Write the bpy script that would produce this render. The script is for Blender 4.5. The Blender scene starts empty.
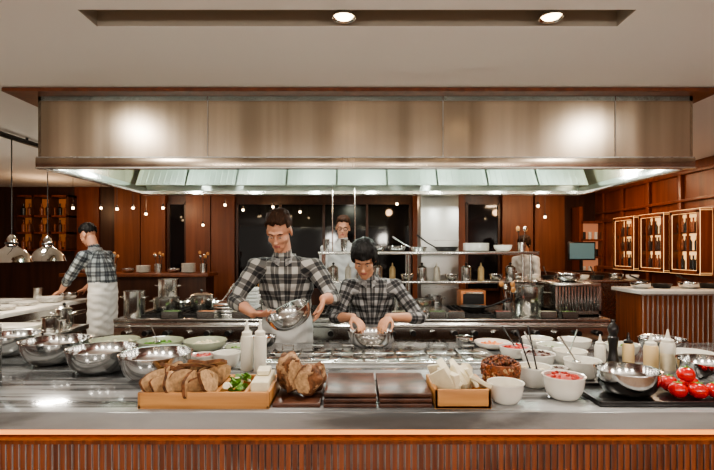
import bpy, bmesh, math, random, time
import numpy as np
from mathutils import Vector, Matrix, Euler, noise
random.seed(7)
scene=bpy.context.scene
R=math.radians
# ------------------------------------------------------------------ materials
def newmat(name):
    m=bpy.data.materials.new(name); m.use_nodes=True
    nt=m.node_tree; b=nt.nodes['Principled BSDF']
    return m,nt,b
def mat(name,col,rough=.5,metal=0,noise_amt=0,nscale=20,bump=0,emit=None,es=0,stretch=(1,1,1),trans=0,coat=0,rvar=0,spec=.5):
    m,nt,b=newmat(name)
    b.inputs['Base Color'].default_value=(*col,1); b.inputs['Roughness'].default_value=rough
    b.inputs['Metallic'].default_value=metal; b.inputs['Specular IOR Level'].default_value=spec
    if trans: b.inputs['Transmission Weight'].default_value=trans
    if coat: b.inputs['Coat Weight'].default_value=coat
    if emit: b.inputs['Emission Color'].default_value=(*emit,1); b.inputs['Emission Strength'].default_value=es
    if noise_amt or bump or rvar:
        tc=nt.nodes.new('ShaderNodeTexCoord'); mp=nt.nodes.new('ShaderNodeMapping'); mp.inputs['Scale'].default_value=stretch
        n=nt.nodes.new('ShaderNodeTexNoise'); n.inputs['Scale'].default_value=nscale; n.inputs['Detail'].default_value=5
        nt.links.new(tc.outputs['Object'],mp.inputs[0]); nt.links.new(mp.outputs[0],n.inputs['Vector'])
        if noise_amt:
            r=nt.nodes.new('ShaderNodeValToRGB'); r.color_ramp.elements[0].position=.3; r.color_ramp.elements[1].position=.7
            r.color_ramp.elements[0].color=(*[c*(1-noise_amt) for c in col],1); r.color_ramp.elements[1].color=(*[min(1,c*(1+noise_amt)) for c in col],1)
            nt.links.new(n.outputs['Fac'],r.inputs[0]); nt.links.new(r.outputs[0],b.inputs['Base Color'])
        if bump:
            bp=nt.nodes.new('ShaderNodeBump'); bp.inputs['Strength'].default_value=bump; bp.inputs['Distance'].default_value=.01
            nt.links.new(n.outputs['Fac'],bp.inputs['Height']); nt.links.new(bp.outputs[0],b.inputs['Normal'])
        if rvar:
            mr=nt.nodes.new('ShaderNodeMapRange'); mr.inputs['To Min'].default_value=max(.02,rough-rvar); mr.inputs['To Max'].default_value=rough+rvar
            nt.links.new(n.outputs['Fac'],mr.inputs['Value']); nt.links.new(mr.outputs[0],b.inputs['Roughness'])
    return m
def wood(name,c1,c2,stretch=(1,1,.06),scale=14,rough=.4,coat=.0):
    m,nt,b=newmat(name)
    tc=nt.nodes.new('ShaderNodeTexCoord'); mp=nt.nodes.new('ShaderNodeMapping'); mp.inputs['Scale'].default_value=stretch
    n=nt.nodes.new('ShaderNodeTexNoise'); n.inputs['Scale'].default_value=scale; n.inputs['Detail'].default_value=8; n.inputs['Distortion'].default_value=.6
    r=nt.nodes.new('ShaderNodeValToRGB'); r.color_ramp.elements[0].position=.32; r.color_ramp.elements[1].position=.68
    r.color_ramp.elements[0].color=(*c1,1); r.color_ramp.elements[1].color=(*c2,1)
    nt.links.new(tc.outputs['Object'],mp.inputs[0]); nt.links.new(mp.outputs[0],n.inputs['Vector'])
    nt.links.new(n.outputs['Fac'],r.inputs[0]); nt.links.new(r.outputs[0],b.inputs['Base Color'])
    b.inputs['Roughness'].default_value=rough; b.inputs['Coat Weight'].default_value=coat
    return m
STEEL=mat('steel_brushed',(.64,.64,.61),.20,1,rvar=.06,nscale=40,stretch=(.1,1,1))
STEEL_D=mat('steel_dark',(.42,.42,.41),.28,1,rvar=.08,nscale=30)
STEEL_BOWL=mat('steel_bowl',(.60,.60,.59),.13,1,rvar=.05,nscale=12)
HOODM=mat('hood_steel',(.50,.42,.33),.25,1,noise_amt=.30,rvar=.07,nscale=5,stretch=(1,1,.02))  # upright tone streaks in the base colour stand in for reflections
HOODIN=mat('hood_inner_steel',(.70,.79,.73),.38,1,rvar=.08,nscale=10)
CEIL=mat('ceiling_paint',(.86,.86,.85),.9,bump=.03,nscale=80)
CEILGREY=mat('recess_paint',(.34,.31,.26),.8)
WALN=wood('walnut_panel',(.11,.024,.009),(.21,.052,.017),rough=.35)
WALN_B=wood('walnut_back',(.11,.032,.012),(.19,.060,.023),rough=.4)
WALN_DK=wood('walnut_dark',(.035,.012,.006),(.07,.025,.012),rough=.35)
FRONTW=wood('front_wood',(.10,.024,.008),(.27,.072,.020),rough=.4,scale=46,stretch=(1,1,.04))
TRAYW=wood('tray_wood',(.44,.20,.065),(.64,.33,.12),stretch=(.08,1,1),scale=26,rough=.45)
BOARDW=mat('board_wood',(.075,.028,.015),.36,noise_amt=.75,nscale=16,stretch=(.6,1.4,1))
BLACK=mat('black_plastic',(.012,.011,.011),.3)
IRON=mat('cast_iron',(.03,.028,.027),.5,.6)
WHITEC=mat('white_ceramic',(.74,.72,.66),.18,coat=.4)
CELAD=mat('celadon_ceramic',(.42,.46,.35),.2,coat=.4)
WPLAST=mat('white_plastic',(.70,.67,.58),.35)
YPLAST=mat('yellow_plastic',(.70,.52,.27),.35)
RED=mat('tomato_red',(.62,.008,.005),.2,coat=.5)
REDP=mat('red_pepper_flakes',(.38,.025,.012),.5,noise_amt=.5,nscale=120,bump=.4)
BEAN=mat('dark_beans',(.06,.014,.008),.35,noise_amt=.5,nscale=120,bump=.4)
GREEN=mat('leaf_green',(.11,.26,.03),.5,noise_amt=.4,nscale=60)
ORANGE=mat('orange_sauce',(.70,.20,.03),.4,noise_amt=.2)
CRUMB=mat('bread_crumb',(.46,.29,.155),.9,noise_amt=.35,nscale=60,bump=.5)
CRUST=mat('bread_crust',(.15,.06,.023),.8,noise_amt=.7,nscale=38,bump=.8)
FLOUR=mat('floured_crust',(.33,.20,.11),.9,noise_amt=.6,nscale=45,bump=.8)
CHEESE=mat('white_cheese',(.76,.69,.50),.5,noise_amt=.08,nscale=30)
NUTM=mat('nut_brown',(.24,.07,.024),.45,noise_amt=.5,nscale=60)
DKGLASS=mat('dark_window_glass',(.008,.008,.010),.06)
FLOORM=mat('floor_tile',(.13,.10,.08),.35,noise_amt=.2,nscale=5)
FLOORW=wood('dining_floor',(.24,.15,.10),(.36,.24,.16),stretch=(1,.06,1),scale=10,rough=.4)
WARMEMIT=mat('warm_glow',(.9,.6,.3),.5,emit=(1,.58,.24),es=1.5)
LED=mat('led_strip',(1,.45,.12),.5,emit=(1,.34,.06),es=1.6)
BULB=mat('bulb_glow',(1,.8,.5),.5,emit=(1,.72,.42),es=14)
HLAMP=mat('hood_lamp_glow',(1,1,.95),.5,emit=(.95,1,.94),es=22)
SKINM=mat('skin_light',(.50,.25,.16),.5,noise_amt=.06,nscale=12)
SKINF=mat('skin_tan',(.47,.24,.145),.5,noise_amt=.06,nscale=12)
LIPM=mat('lip',(.34,.10,.08),.45)
EYEW=mat('eye_white',(.5,.45,.4),.3)
HAIR_BR=mat('hair_brown',(.032,.014,.007),.7,noise_amt=.5,nscale=90,stretch=(1,.3,.3),bump=.5,spec=.2)
HAIR_BK=mat('hair_black',(.006,.0055,.0055),.6,noise_amt=.5,nscale=90,stretch=(1,.3,.3),bump=.5,spec=.25)
APRON=mat('apron_white',(.56,.56,.54),.8,bump=.2,nscale=14)
APRON_G=mat('apron_grey',(.22,.22,.22),.8,bump=.2,nscale=14)
PANTS=mat('trousers_dark',(.02,.02,.025),.8)
WSHIRT=mat('white_shirt',(.50,.50,.49),.8,bump=.2,nscale=14)
MARBLE=mat('white_marble',(.66,.64,.60),.2,noise_amt=.12,nscale=5)
COLLARM=mat('collar_cloth',(.20,.20,.20),.85,noise_amt=.6,nscale=60)

def stone():
    m,nt,b=newmat('counter_stone')
    tc=nt.nodes.new('ShaderNodeTexCoord'); mp=nt.nodes.new('ShaderNodeMapping'); mp.inputs['Scale'].default_value=(.20,3.6,1)
    n=nt.nodes.new('ShaderNodeTexNoise'); n.inputs['Scale'].default_value=5; n.inputs['Detail'].default_value=7; n.inputs['Distortion'].default_value=.35
    r=nt.nodes.new('ShaderNodeValToRGB'); e=r.color_ramp.elements
    e[0].position=.3; e[0].color=(.06,.063,.066,1); e[1].position=.7; e[1].color=(.38,.395,.40,1)
    x=e.new(.46); x.color=(.12,.125,.128,1); x=e.new(.54); x.color=(.29,.30,.305,1)
    nt.links.new(tc.outputs['Object'],mp.inputs[0]); nt.links.new(mp.outputs[0],n.inputs['Vector'])
    nt.links.new(n.outputs['Fac'],r.inputs[0]); nt.links.new(r.outputs[0],b.inputs['Base Color'])
    b.inputs['Roughness'].default_value=.12; b.inputs['Coat Weight'].default_value=.4
    return m
STONE=stone()
def plaid(name,light,dark,per=.085):
    m,nt,b=newmat(name); L=nt.links.new
    at=nt.nodes.new('ShaderNodeAttribute'); at.attribute_name='plaid'
    sp=nt.nodes.new('ShaderNodeSeparateXYZ'); L(at.outputs['Vector'],sp.inputs[0])
    def M(op,a,bb=None):
        n=nt.nodes.new('ShaderNodeMath'); n.operation=op
        for i,v in enumerate((a,bb)):
            if v is None: continue
            if isinstance(v,(int,float)): n.inputs[i].default_value=v
            else: L(v,n.inputs[i])
        return n.outputs[0]
    bands=[];lines=[]
    for o in (sp.outputs[0],sp.outputs[1]):
        f=M('FRACT',M('DIVIDE',M('ADD',o,20.0),per))
        bands.append(M('LESS_THAN',f,.58))
        d=M('ABSOLUTE',M('SUBTRACT',f,.29)); lines.append(M('LESS_THAN',d,.04))
    s=M('MULTIPLY',M('ADD',bands[0],bands[1]),.5)
    s=M('SUBTRACT',s,M('MULTIPLY',M('ADD',lines[0],lines[1]),.30))
    r=nt.nodes.new('ShaderNodeValToRGB'); e=r.color_ramp.elements
    e[0].color=(*light,1); e[1].color=(*dark,1); e[1].position=1
    mid=e.new(.5); mid.color=(*[(a*.24+c*.76) for a,c in zip(light,dark)],1)
    L(s,r.inputs[0]); L(r.outputs[0],b.inputs['Base Color']); b.inputs['Roughness'].default_value=.85
    return m
PLAID=plaid('plaid_flannel',(.40,.39,.37),(.018,.018,.02),.115)
PLAIDF=plaid('plaid_flannel_dark',(.30,.30,.30),(.011,.011,.013),.085)
PLAIDB=plaid('plaid_flannel_blue',(.30,.34,.35),(.025,.03,.04),.10)

# ------------------------------------------------------------------ mesh builder
class MB:
    def __init__(s,name,loc=(0,0,0)):
        s.n=name; s.loc=Vector(loc); s.bm=bmesh.new(); s.mats=[]
    def mi(s,m):
        if m not in s.mats: s.mats.append(m)
        return s.mats.index(m)
    def box(s,c,d,m,rot=None,bev=0.0):
        M=Matrix.Translation(c)
        if rot: M=M@Euler(rot).to_matrix().to_4x4()
        M=M@Matrix.Diagonal((*d,1))
        r=bmesh.ops.create_cube(s.bm,size=1,matrix=M); i=s.mi(m)
        fs={f for v in r['verts'] for f in v.link_faces}
        for f in fs: f.material_index=i
        if bev:
            es={e for f in fs for e in f.edges}
            bmesh.ops.bevel(s.bm,geom=list(es),offset=bev,segments=2,affect='EDGES',profile=.5)
        return s
    def b2(s,x0,x1,y0,y1,z0,z1,m,bev=0):
        return s.box(((x0+x1)/2,(y0+y1)/2,(z0+z1)/2),(x1-x0,y1-y0,z1-z0),m,None,bev)
    def lathe(s,prof,m,loc=(0,0,0),seg=32,rot=None,sc=(1,1,1)):
        M=Matrix.Translation(loc); i=s.mi(m); F=s.bm.faces.new
        if rot: M=M@Euler(rot).to_matrix().to_4x4()
        M=M@Matrix.Diagonal((*sc,1))
        rings=[]
        for r,z in prof:
            if r<1e-6: rings.append([s.bm.verts.new(M@Vector((0,0,z)))])
            else: rings.append([s.bm.verts.new(M@Vector((r*math.cos(2*math.pi*k/seg),r*math.sin(2*math.pi*k/seg),z))) for k in range(seg)])
        for a,b in zip(rings,rings[1:]):
            for k in range(seg):
                k2=(k+1)%seg
                if len(a)==1 and len(b)==1: continue
                if len(a)==1: f=F((a[0],b[k],b[k2]))
                elif len(b)==1: f=F((a[k],b[0],a[k2]))
                else: f=F((a[k],b[k],b[k2],a[k2]))
                f.material_index=i
        s.last=[v for r in rings for v in r]
        return s
    def cyl(s,c,r,h,m,rot=None,seg=24,r2=None):
        r2=r if r2 is None else r2
        return s.lathe([(0,-h/2),(r,-h/2),(r2,h/2),(0,h/2)],m,c,seg,rot)
    def sph(s,c,r,m,seg=16,rot=None):
        if isinstance(r,(int,float)): r=(r,r,r)
        n=max(4,seg//2)
        return s.lathe([(math.sin(math.pi*i/n) if 0<i<n else 0,-math.cos(math.pi*i/n)) for i in range(n+1)],m,c,seg,rot,r)
    def tube(s,pts,r,m,seg=8):
        i_=s.mi(m); pts=[Vector(p) for p in pts]; rings=[]; F=s.bm.faces.new
        up=Vector((0,0,1))
        for i,p in enumerate(pts):
            t=(pts[min(i+1,len(pts)-1)]-pts[max(i-1,0)]).normalized()
            u=up if abs(t.dot(up))<.95 else Vector((0,1,0))
            a=t.cross(u).normalized(); b=t.cross(a).normalized()
            rr=r[i] if isinstance(r,(list,tuple)) else r
            rings.append([s.bm.verts.new(p+a*rr*math.cos(2*math.pi*k/seg)+b*rr*math.sin(2*math.pi*k/seg)) for k in range(seg)])
        for a,b in zip(rings,rings[1:]):
            for k in range(seg): F((a[k],b[k],b[(k+1)%seg],a[(k+1)%seg])).material_index=i_
        F(rings[0]).material_index=i_; F(rings[-1][::-1]).material_index=i_
        return s
    def done(s,parent=None,rot=None,ang=35):
        bmesh.ops.recalc_face_normals(s.bm,faces=s.bm.faces)
        me=bpy.data.meshes.new(s.n); s.bm.to_mesh(me); s.bm.free()
        for m in s.mats: me.materials.append(m)
        me.shade_smooth(); me.set_sharp_from_angle(angle=R(ang))
        ob=bpy.data.objects.new(s.n,me); scene.collection.objects.link(ob); ob.location=s.loc
        if rot: ob.rotation_euler=rot
        if parent: ob.parent=parent
        return ob

CT=.92  # counter height
# ------------------------------------------------------------------ people
class Body:
    def __init__(s): s.bm=bmesh.new(); s.pr=[]
    def ell(s,M,r,lab):
        MM=M@Matrix.Diagonal((*r,1)); bmesh.ops.create_uvsphere(s.bm,u_segments=24,v_segments=16,radius=1,matrix=MM)
        s.pr.append(('e',np.array(MM.inverted()),sum(r)/3,lab))
    def cap(s,a,b,ra,rb,lab,flat=None):
        a=Vector(a);b=Vector(b); d=b-a; L=d.length
        q=d.to_track_quat('Z','Y').to_matrix().to_4x4()
        bmesh.ops.create_cone(s.bm,cap_ends=True,segments=20,radius1=ra,radius2=rb,depth=L,matrix=Matrix.Translation((a+b)/2)@q)
        for p,r in ((a,ra),(b,rb)): bmesh.ops.create_uvsphere(s.bm,u_segments=20,v_segments=12,radius=r*1.0,matrix=Matrix.Translation(p))
        s.pr.append(('c',np.array(a),np.array(b),ra,rb,lab))
    def loft(s,rings,lab):
        N=28; rs=[]
        for (c,rx,ry) in rings:
            rs.append([s.bm.verts.new(Vector(c)+Vector((rx*math.copysign(abs(math.cos(2*math.pi*k/N))**.85,math.cos(2*math.pi*k/N)),ry*math.sin(2*math.pi*k/N),0))) for k in range(N)])
        for a,b in zip(rs,rs[1:]):
            for k in range(N): s.bm.faces.new((a[k],a[(k+1)%N],b[(k+1)%N],b[k]))
        s.bm.faces.new(rs[0][::-1]); s.bm.faces.new(rs[-1])
        for (c1,x1,y1),(c2,x2,y2) in zip(rings,rings[1:]):
            s.pr.append(('c',np.array(c1,float),np.array(c2,float),(x1+y1)/2,(x2+y2)/2,lab))
    def hand(s,w,d,n,curl,side,k=1.0):
        w=Vector(w); d=Vector(d).normalized(); n=Vector(n); n=(n-d*n.dot(d)).normalized(); sd=d.cross(n)*side
        def P(a,b,c): return w+d*a*k+sd*b*k+n*c*k
        M=Matrix((( *sd,0),( *d,0),( *n,0),(0,0,0,1))).transposed(); 
        M=Matrix.Translation(P(.055,0,0))@M
        s.ell(M,(.042*k,.056*k,.017*k),'skin')
        for i,(off,L) in enumerate(((.031,.072),(.011,.080),(-.010,.074),(-.030,.058))):
            p=P(.088-.004*abs(i-1),off,0); ang=curl*(.5+.08*i); prev=p
            s.cap(P(.03,off*.7,0),p,.012*k,.0095*k,'skin')
            spread=off*1.8
            for fr,r1,r2 in ((.45,.0090,.0084),(.32,.0084,.0076),(.25,.0076,.0066)):
                v=(d*math.cos(ang)+n*math.sin(ang)+sd*spread).normalized()*L*fr*k
                nx=prev+v; s.cap(prev,nx,r1*k,r2*k,'skin'); prev=nx; ang+=curl*.75
        p0=P(.028,.026,.004); p1=P(.055,.052,.014+.012*curl); p2=P(.080,.058,.022+.022*curl); p3=P(.100,.054,.028+.03*curl)
        s.cap(p0,p1,.014*k,.0115*k,'skin'); s.cap(p1,p2,.0115*k,.0095*k,'skin'); s.cap(p2,p3,.0095*k,.0078*k,'skin')
def person(name,origin,yaw,J,shirt,skin,hairm,hairtype,voxel=.0055,bld=1.0,apron=APRON,glasses=False,female=False):
    B=Body()
    pel=Vector((0,0,J['pz'])); nb=J['neck']; mid=(J['sh'][0]+J['sh'][1])/2
    f=bld; sw=(J['sh'][1]-J['sh'][0]).length/2
    rings=[]
    def lp(t): return pel.lerp(mid,t)+Vector((0,-.0+.03*math.sin(t*math.pi),0))
    for t,rx,ry in ((-.12,.150*f,.11*f),(0,.168*f,.122*f),(.22,.160*f,.124*f),(.42,.160*f,.122*f),(.65,sw*.94,.128*f),(.85,sw*.98,.120*f),(.97,sw*.90,.098*f),(1.04,sw*.74,.082*f),(1.10,sw*.52,.068*f)):
        rings.append((tuple(lp(t)),rx,ry))
    rings.append((tuple(nb),.060*f,.056*f))
    B.loft(rings,'torso')
    hd=J['head']; hs=J.get('hs',1.0)
    HM=Matrix.Translation(hd)@Matrix.Rotation(R(J.get('hyaw',0)),4,'Z')@Matrix.Rotation(R(J.get('hroll',0)),4,'Y')@Matrix.Rotation(R(J['pitch']),4,'X')@Matrix.Scale(hs,4)
    B.cap(nb-Vector((0,0,.03)),HM@Vector((0,.02,-.05)),.056*f,.052*f,'skin')
    T=Matrix.Translation
    def he(c,r,lab='skin',rot=None):
        M=HM@T(c)
        if rot: M=M@Euler(rot).to_matrix().to_4x4()
        B.ell(M,r,lab)
    he((0,.012,.035),(.074,.094,.082)); he((0,-.022,-.03),(.062,.066,.072)); he((0,-.045,-.072),(.044,.040,.036)); he((0,-.070,-.094),(.022,.018,.017))
    he((0,-.089,-.018),(.009,.014,.030),rot=(R(-14),0,0)); he((0,-.101,-.036),(.015,.014,.011)); he((0,-.073,.022),(.050,.018,.011))
    for s_ in(-1,1): he((s_*.040,-.055,-.030),(.020,.022,.022)); he((s_*.076,.012,-.005),(.008,.020,.033),rot=(R(-10),0,s_*.3))
    he((0,-.083,-.062),(.023,.010,.0055),'lip'); he((0,-.080,-.071),(.019,.010,.0055),'lip')
    for i in (0,1):
        sh,el,wr=J['sh'][i],J['el'][i],J['wr'][i]
        B.cap(mid.lerp(sh,.45)+Vector((0,0,-.02)),sh+Vector((0,0,-.012)),.078*f,.062*f,'arm%d'%i)
        B.cap(sh+Vector((0,0,-.012)),el,.062*f,.050*f,'arm%d'%i)
        cuff=el.lerp(wr,J.get('cuff',.35)); B.cap(el,cuff,.050*f,.046*f,'fore%d'%i)
        B.cap(el.lerp(wr,.1),el.lerp(wr,.55),.040*f,.036*f,'skinf'); B.cap(el.lerp(wr,.5),wr,.037*f,.026*f,'skinf')
        hdn,hn,curl=J['hand'][i]; B.hand(wr,hdn,hn,curl,J.get('thumb',(1,-1))[i],.95*(.92 if female else 1.0))
    for s_,ft in ((-1,J['feet'][0]),(1,J['feet'][1])):
        hip=pel+Vector((s_*.085,0,-.04)); kn=Vector((s_*.10,ft[1]*.5-.02,J['pz']*.53)); an=Vector((ft[0],ft[1],.09))
        B.cap(hip,kn,.092*f,.062*f,'pants'); B.cap(kn,an,.060*f,.044*f,'pants')
        B.cap(an+Vector((0,.02,-.045)),an+Vector((0,-.15,-.055)),.042,.034,'shoe')
    if apron: B.loft([((0,-.02,J['pz']*.55),.175,.125),((0,-.01,J['pz']*.8),.178,.135),((0,-.0,J['pz']+.06),.170*f,.128*f)],'apron')
    me=bpy.data.meshes.new(name+'_src'); B.bm.to_mesh(me); B.bm.free()
    ob=bpy.data.objects.new(name+'_src',me); scene.collection.objects.link(ob)
    md=ob.modifiers.new('r','REMESH'); md.mode='VOXEL'; md.voxel_size=voxel
    sm=ob.modifiers.new('s','SMOOTH'); sm.factor=.5; sm.iterations=3
    dg=bpy.context.evaluated_depsgraph_get(); m2=bpy.data.meshes.new_from_object(ob.evaluated_get(dg)); bpy.data.objects.remove(ob)
    n=len(m2.vertices); co=np.empty(n*3); m2.vertices.foreach_get('co',co); co=co.reshape(-1,3)
    best=np.full(n,1e9); lab=np.zeros(n,int); labs=[]
    for p in B.pr:
        if p[0]=='e':
            q=co@p[1][:3,:3].T+p[1][:3,3]; d=(np.linalg.norm(q,axis=1)-1)*p[2]
        else:
            a,b=p[1],p[2]; ab=b-a; L2=ab@ab+1e-9; t=np.clip(((co-a)@ab)/L2,0,1)
            d=np.linalg.norm(co-(a+t[:,None]*ab),axis=1)-(p[3]+(p[4]-p[3])*t)
        if p[-1]=='apron': d=d-.03
        if p[-1]=='skinf': d=d+.001
        if p[-1]=='lip': d=d-.0005
        L=p[-1]
        if L not in labs: labs.append(L)
        w=d<best; best[w]=d[w]; lab[w]=labs.index(L)
    pl=np.zeros((n,3)); tc=np.array(pel.lerp(mid,.6))
    pl[:,0]=np.arctan2(co[:,0]-tc[0],-(co[:,1]-tc[1]))*.19; pl[:,1]=co[:,2]
    for i in (0,1):
        for key,a,b,r in (('arm%d'%i,J['sh'][i],J['el'][i],.058),('fore%d'%i,J['el'][i],J['wr'][i],.05)):
            if key not in labs: continue
            w=lab==labs.index(key); a_=np.array(a);ax=np.array((b-a).normalized()); u=np.array(Vector(ax).cross(Vector((0,1,0.01))).normalized()); v=np.cross(ax,u)
            r_=co[w]-a_; pl[w,1]=r_@ax; pl[w,0]=np.arctan2(r_@v,r_@u)*r
    at=m2.attributes.new('plaid','FLOAT_VECTOR','POINT'); at.data.foreach_set('vector',pl.ravel())
    cloth=[labs.index(l) for l in labs if l in('torso','arm0','arm1','fore0','fore1','apron')]
    isc=np.isin(lab,cloth); nr=np.empty(n*3); m2.vertices.foreach_get('normal',nr); nr=nr.reshape(-1,3)
    ph=np.sin(co[:,2]*70+np.sin(co[:,0]*23+1)*2.2+np.sin(co[:,1]*19)*1.5)*.5+np.sin(co[:,0]*52+co[:,2]*33+np.sin(co[:,2]*17)*2)*.5
    co2=co+nr*(ph*.0055*isc)[:,None]; m2.vertices.foreach_set('co',co2.ravel()); m2.update()
    mats=[shirt,skin,LIPM,PANTS,apron or PANTS,BLACK]; mp={'torso':0,'arm0':0,'arm1':0,'fore0':0,'fore1':0,'skin':1,'skinf':1,'lip':2,'pants':3,'apron':4,'shoe':5}
    m2.materials.clear()
    for m in mats: m2.materials.append(m)
    vm=np.array([mp[l] for l in labs])[lab]
    nf=len(m2.polygons); ls=np.empty(nf,int); m2.polygons.foreach_get('loop_start',ls); lv=np.empty(len(m2.loops),int); m2.loops.foreach_get('vertex_index',lv)
    m2.polygons.foreach_set('material_index',vm[lv[ls]].astype(np.int32))
    m2.shade_smooth(); m2.name=name
    body=bpy.data.objects.new(name,m2); scene.collection.objects.link(body)
    q=MB('hair'); N=64; q.sph((0,0,0),1,hairm,N)
    for v in q.bm.verts:
        x,y,z=v.co
        if hairtype=='bob':
            low=-.95 if y>.1 else (-.80 if abs(x)>.74 else .05)
            cov=(z>low); base=1.06
            px,py,pz=x*.084,y*.102+.012,(z*.088+.038 if z>0 else z*.115+.038)
        else:
            low=.44-.10*abs(x) if y<-.5 else (.02 if y<.1 else -.45)
            low+= .16*noise.noise(Vector((x*7,y*7,3)))
            cov=z>low; base=1.10
            nx=1-.12*max(0,min(1,-z*2))
            px,py,pz=x*.078*nx,y*.099+.014,z*.090+.042
        nn=noise.noise(Vector((x*6,y*6,z*3)))*.08+noise.noise(Vector((x*18,y*18,z*7)))*.07
        k=base*(1.0+nn+(.07 if z>.5 else 0)) if cov else .78
        if not cov and hairtype=='bob': k=.62
        v.co=HM@Vector((px*k,(py-.012)*k+.012,(pz-.035)*k+.035))
    q.done(parent=body,ang=180)
    q=MB('eyes_and_brows')
    for s_ in(-1,1):
        q.sph(HM@Vector((s_*.028,-.0765,.001)),.0100*hs,EYEW,14); q.sph(HM@Vector((s_*.028,-.0830,-.003)),.0052*hs,BLACK,10)
        q.tube([HM@Vector((s_*.014,-.093,.019)),HM@Vector((s_*.030,-.0915,.024)),HM@Vector((s_*.047,-.078,.018))],[.002,.0034,.002],hairm)
        q.sph(HM@Vector((s_*.028,-.0775,.0045)),tuple(hs*c for c in(.0125,.0115,.0075)),skin,14)
    q.done(parent=body)
    if glasses:
        q=MB('eyeglasses')
        for s_ in(-1,1):
            q.tube([HM@Vector((s_*.032+.023*math.cos(a),-.102,.0+.019*math.sin(a))) for a in np.linspace(0,6.283,17)],.0028,BLACK)
            q.tube([HM@Vector((s_*.055,-.102,.004)),HM@Vector((s_*.082,.01,.006))],.0022,BLACK)
        q.tube([HM@Vector((-.009,-.102,.003)),HM@Vector((.009,-.102,.003))],.0025,BLACK); q.done(parent=body)
    q=MB('shirt_collar'); c0=nb+Vector((0,0,-.020)); cm=COLLARM if shirt!=WSHIRT else WSHIRT; q.mi(cm)
    for s_ in (-1,1):
        vs=[]
        for i,a in enumerate(np.linspace(.25,3.14,9)):
            x,y,z=s_*math.sin(a)*.068*f,-math.cos(a)*.064*f,-.035*max(0,math.cos(a)); h=.028
            vs.append([q.bm.verts.new(c0+Vector(p)) for p in ((x,y,z+h),(x*1.08,y*1.08,z+h+.003),(x*1.26,y*1.26,z-(.018 if i==0 else .004)),(x*1.0,y*1.0,z-.01))])
        for a,b in zip(vs,vs[1:]):
            for k in range(4): q.bm.faces.new((a[k],b[k],b[(k+1)%4],a[(k+1)%4]))
        q.bm.faces.new(vs[0]); q.bm.faces.new(vs[-1])
    q.done(parent=body)
    body.location=origin; body.rotation_euler=(0,0,R(yaw))
    return body
V=Vector
person('male_cook',(-.49,3.34,0),0,dict(pz=.95,neck=V((-.0,-.14,1.465)),sh=(V((-.195,-.11,1.395)),V((.20,-.11,1.395))),
  el=(V((-.315,-.20,1.165)),V((.335,-.22,1.185))),wr=(V((-.155,-.39,1.105)),V((.285,-.42,1.20))),
  hand=(((.85,-.45,.0),(.35,.2,.9),.35),((-.12,-.45,-.55),(-1,-.2,.1),.30)),thumb=(-1,1),head=V((-.02,-.22,1.62)),pitch=28,hyaw=-8,hs=1.02,cuff=.4,feet=((-.13,.05),(.13,.02))),
  PLAID,SKINM,HAIR_BR,'short',.0055,1.05)
person('female_cook',(.10,3.34,0),0,dict(pz=.86,neck=V((-.02,-.14,1.32)),sh=(V((-.155,-.11,1.262)),V((.165,-.11,1.262))),
  el=(V((-.245,-.19,1.05)),V((.315,-.20,1.05))),wr=(V((-.125,-.395,1.085)),V((.095,-.385,1.085))),
  hand=(((.45,-.62,-.30),(.1,-.3,-1),.5),((-.35,-.65,-.30),(-.1,-.3,-1),.5)),thumb=(-1,1),head=V((-.055,-.235,1.445)),pitch=34,hyaw=-5,hs=.97,cuff=.3,feet=((-.11,.03),(.11,.0))),
  PLAIDF,SKINF,HAIR_BK,'bob',.005,.88,apron=APRON_G,female=True)
person('male_cook',(-2.93,5.5,0),-104,dict(pz=.95,neck=V((0,-.12,1.52)),sh=(V((-.19,-.10,1.44)),V((.19,-.10,1.44))),
  el=(V((-.24,-.23,1.19)),V((.24,-.24,1.19))),wr=(V((-.17,-.42,1.03)),V((.15,-.44,1.03))),
  hand=(((.1,-.8,-.35),(0,-.3,-1),.5),((-.1,-.8,-.35),(0,-.3,-1),.5)),thumb=(-1,1),head=V((0,-.21,1.67)),pitch=28,cuff=.35,feet=((-.12,.05),(.12,.0))),
  PLAIDB,SKINM,HAIR_BK,'short',.008,1.05)
person('male_cook_in_glasses',(-.16,5.5,0),0,dict(pz=1.0,neck=V((0,-.03,1.60)),sh=(V((-.2,-.02,1.52)),V((.2,-.02,1.52))),
  el=(V((-.25,-.04,1.24)),V((.25,-.04,1.24))),wr=(V((-.2,-.22,1.10)),V((.2,-.22,1.10))),
  hand=(((.3,-.7,-.3),(0,-.3,-1),.6),((-.3,-.7,-.3),(0,-.3,-1),.6)),thumb=(-1,1),head=V((0,-.07,1.75)),pitch=8,hroll=4,cuff=.35,feet=((-.12,.05),(.12,.0))),
  WSHIRT,SKINM,HAIR_BR,'short',.008,1.0,glasses=True)
person('female_waiter',(2.52,7.05,0),-50,dict(pz=.88,neck=V((0,-.04,1.44)),sh=(V((-.165,-.04,1.37)),V((.165,-.04,1.37))),
  el=(V((-.21,-.08,1.12)),V((.21,-.08,1.12))),wr=(V((-.16,-.27,1.10)),V((.16,-.27,1.10))),
  hand=(((.3,-.7,-.1),(0,-.3,-1),.6),((-.3,-.7,-.1),(0,-.3,-1),.6)),thumb=(-1,1),head=V((0,-.08,1.585)),pitch=15,cuff=.9,feet=((-.1,.05),(.1,.0))),
  WSHIRT,SKINM,HAIR_BR,'bob',.008,.88,apron=None,female=True)

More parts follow.
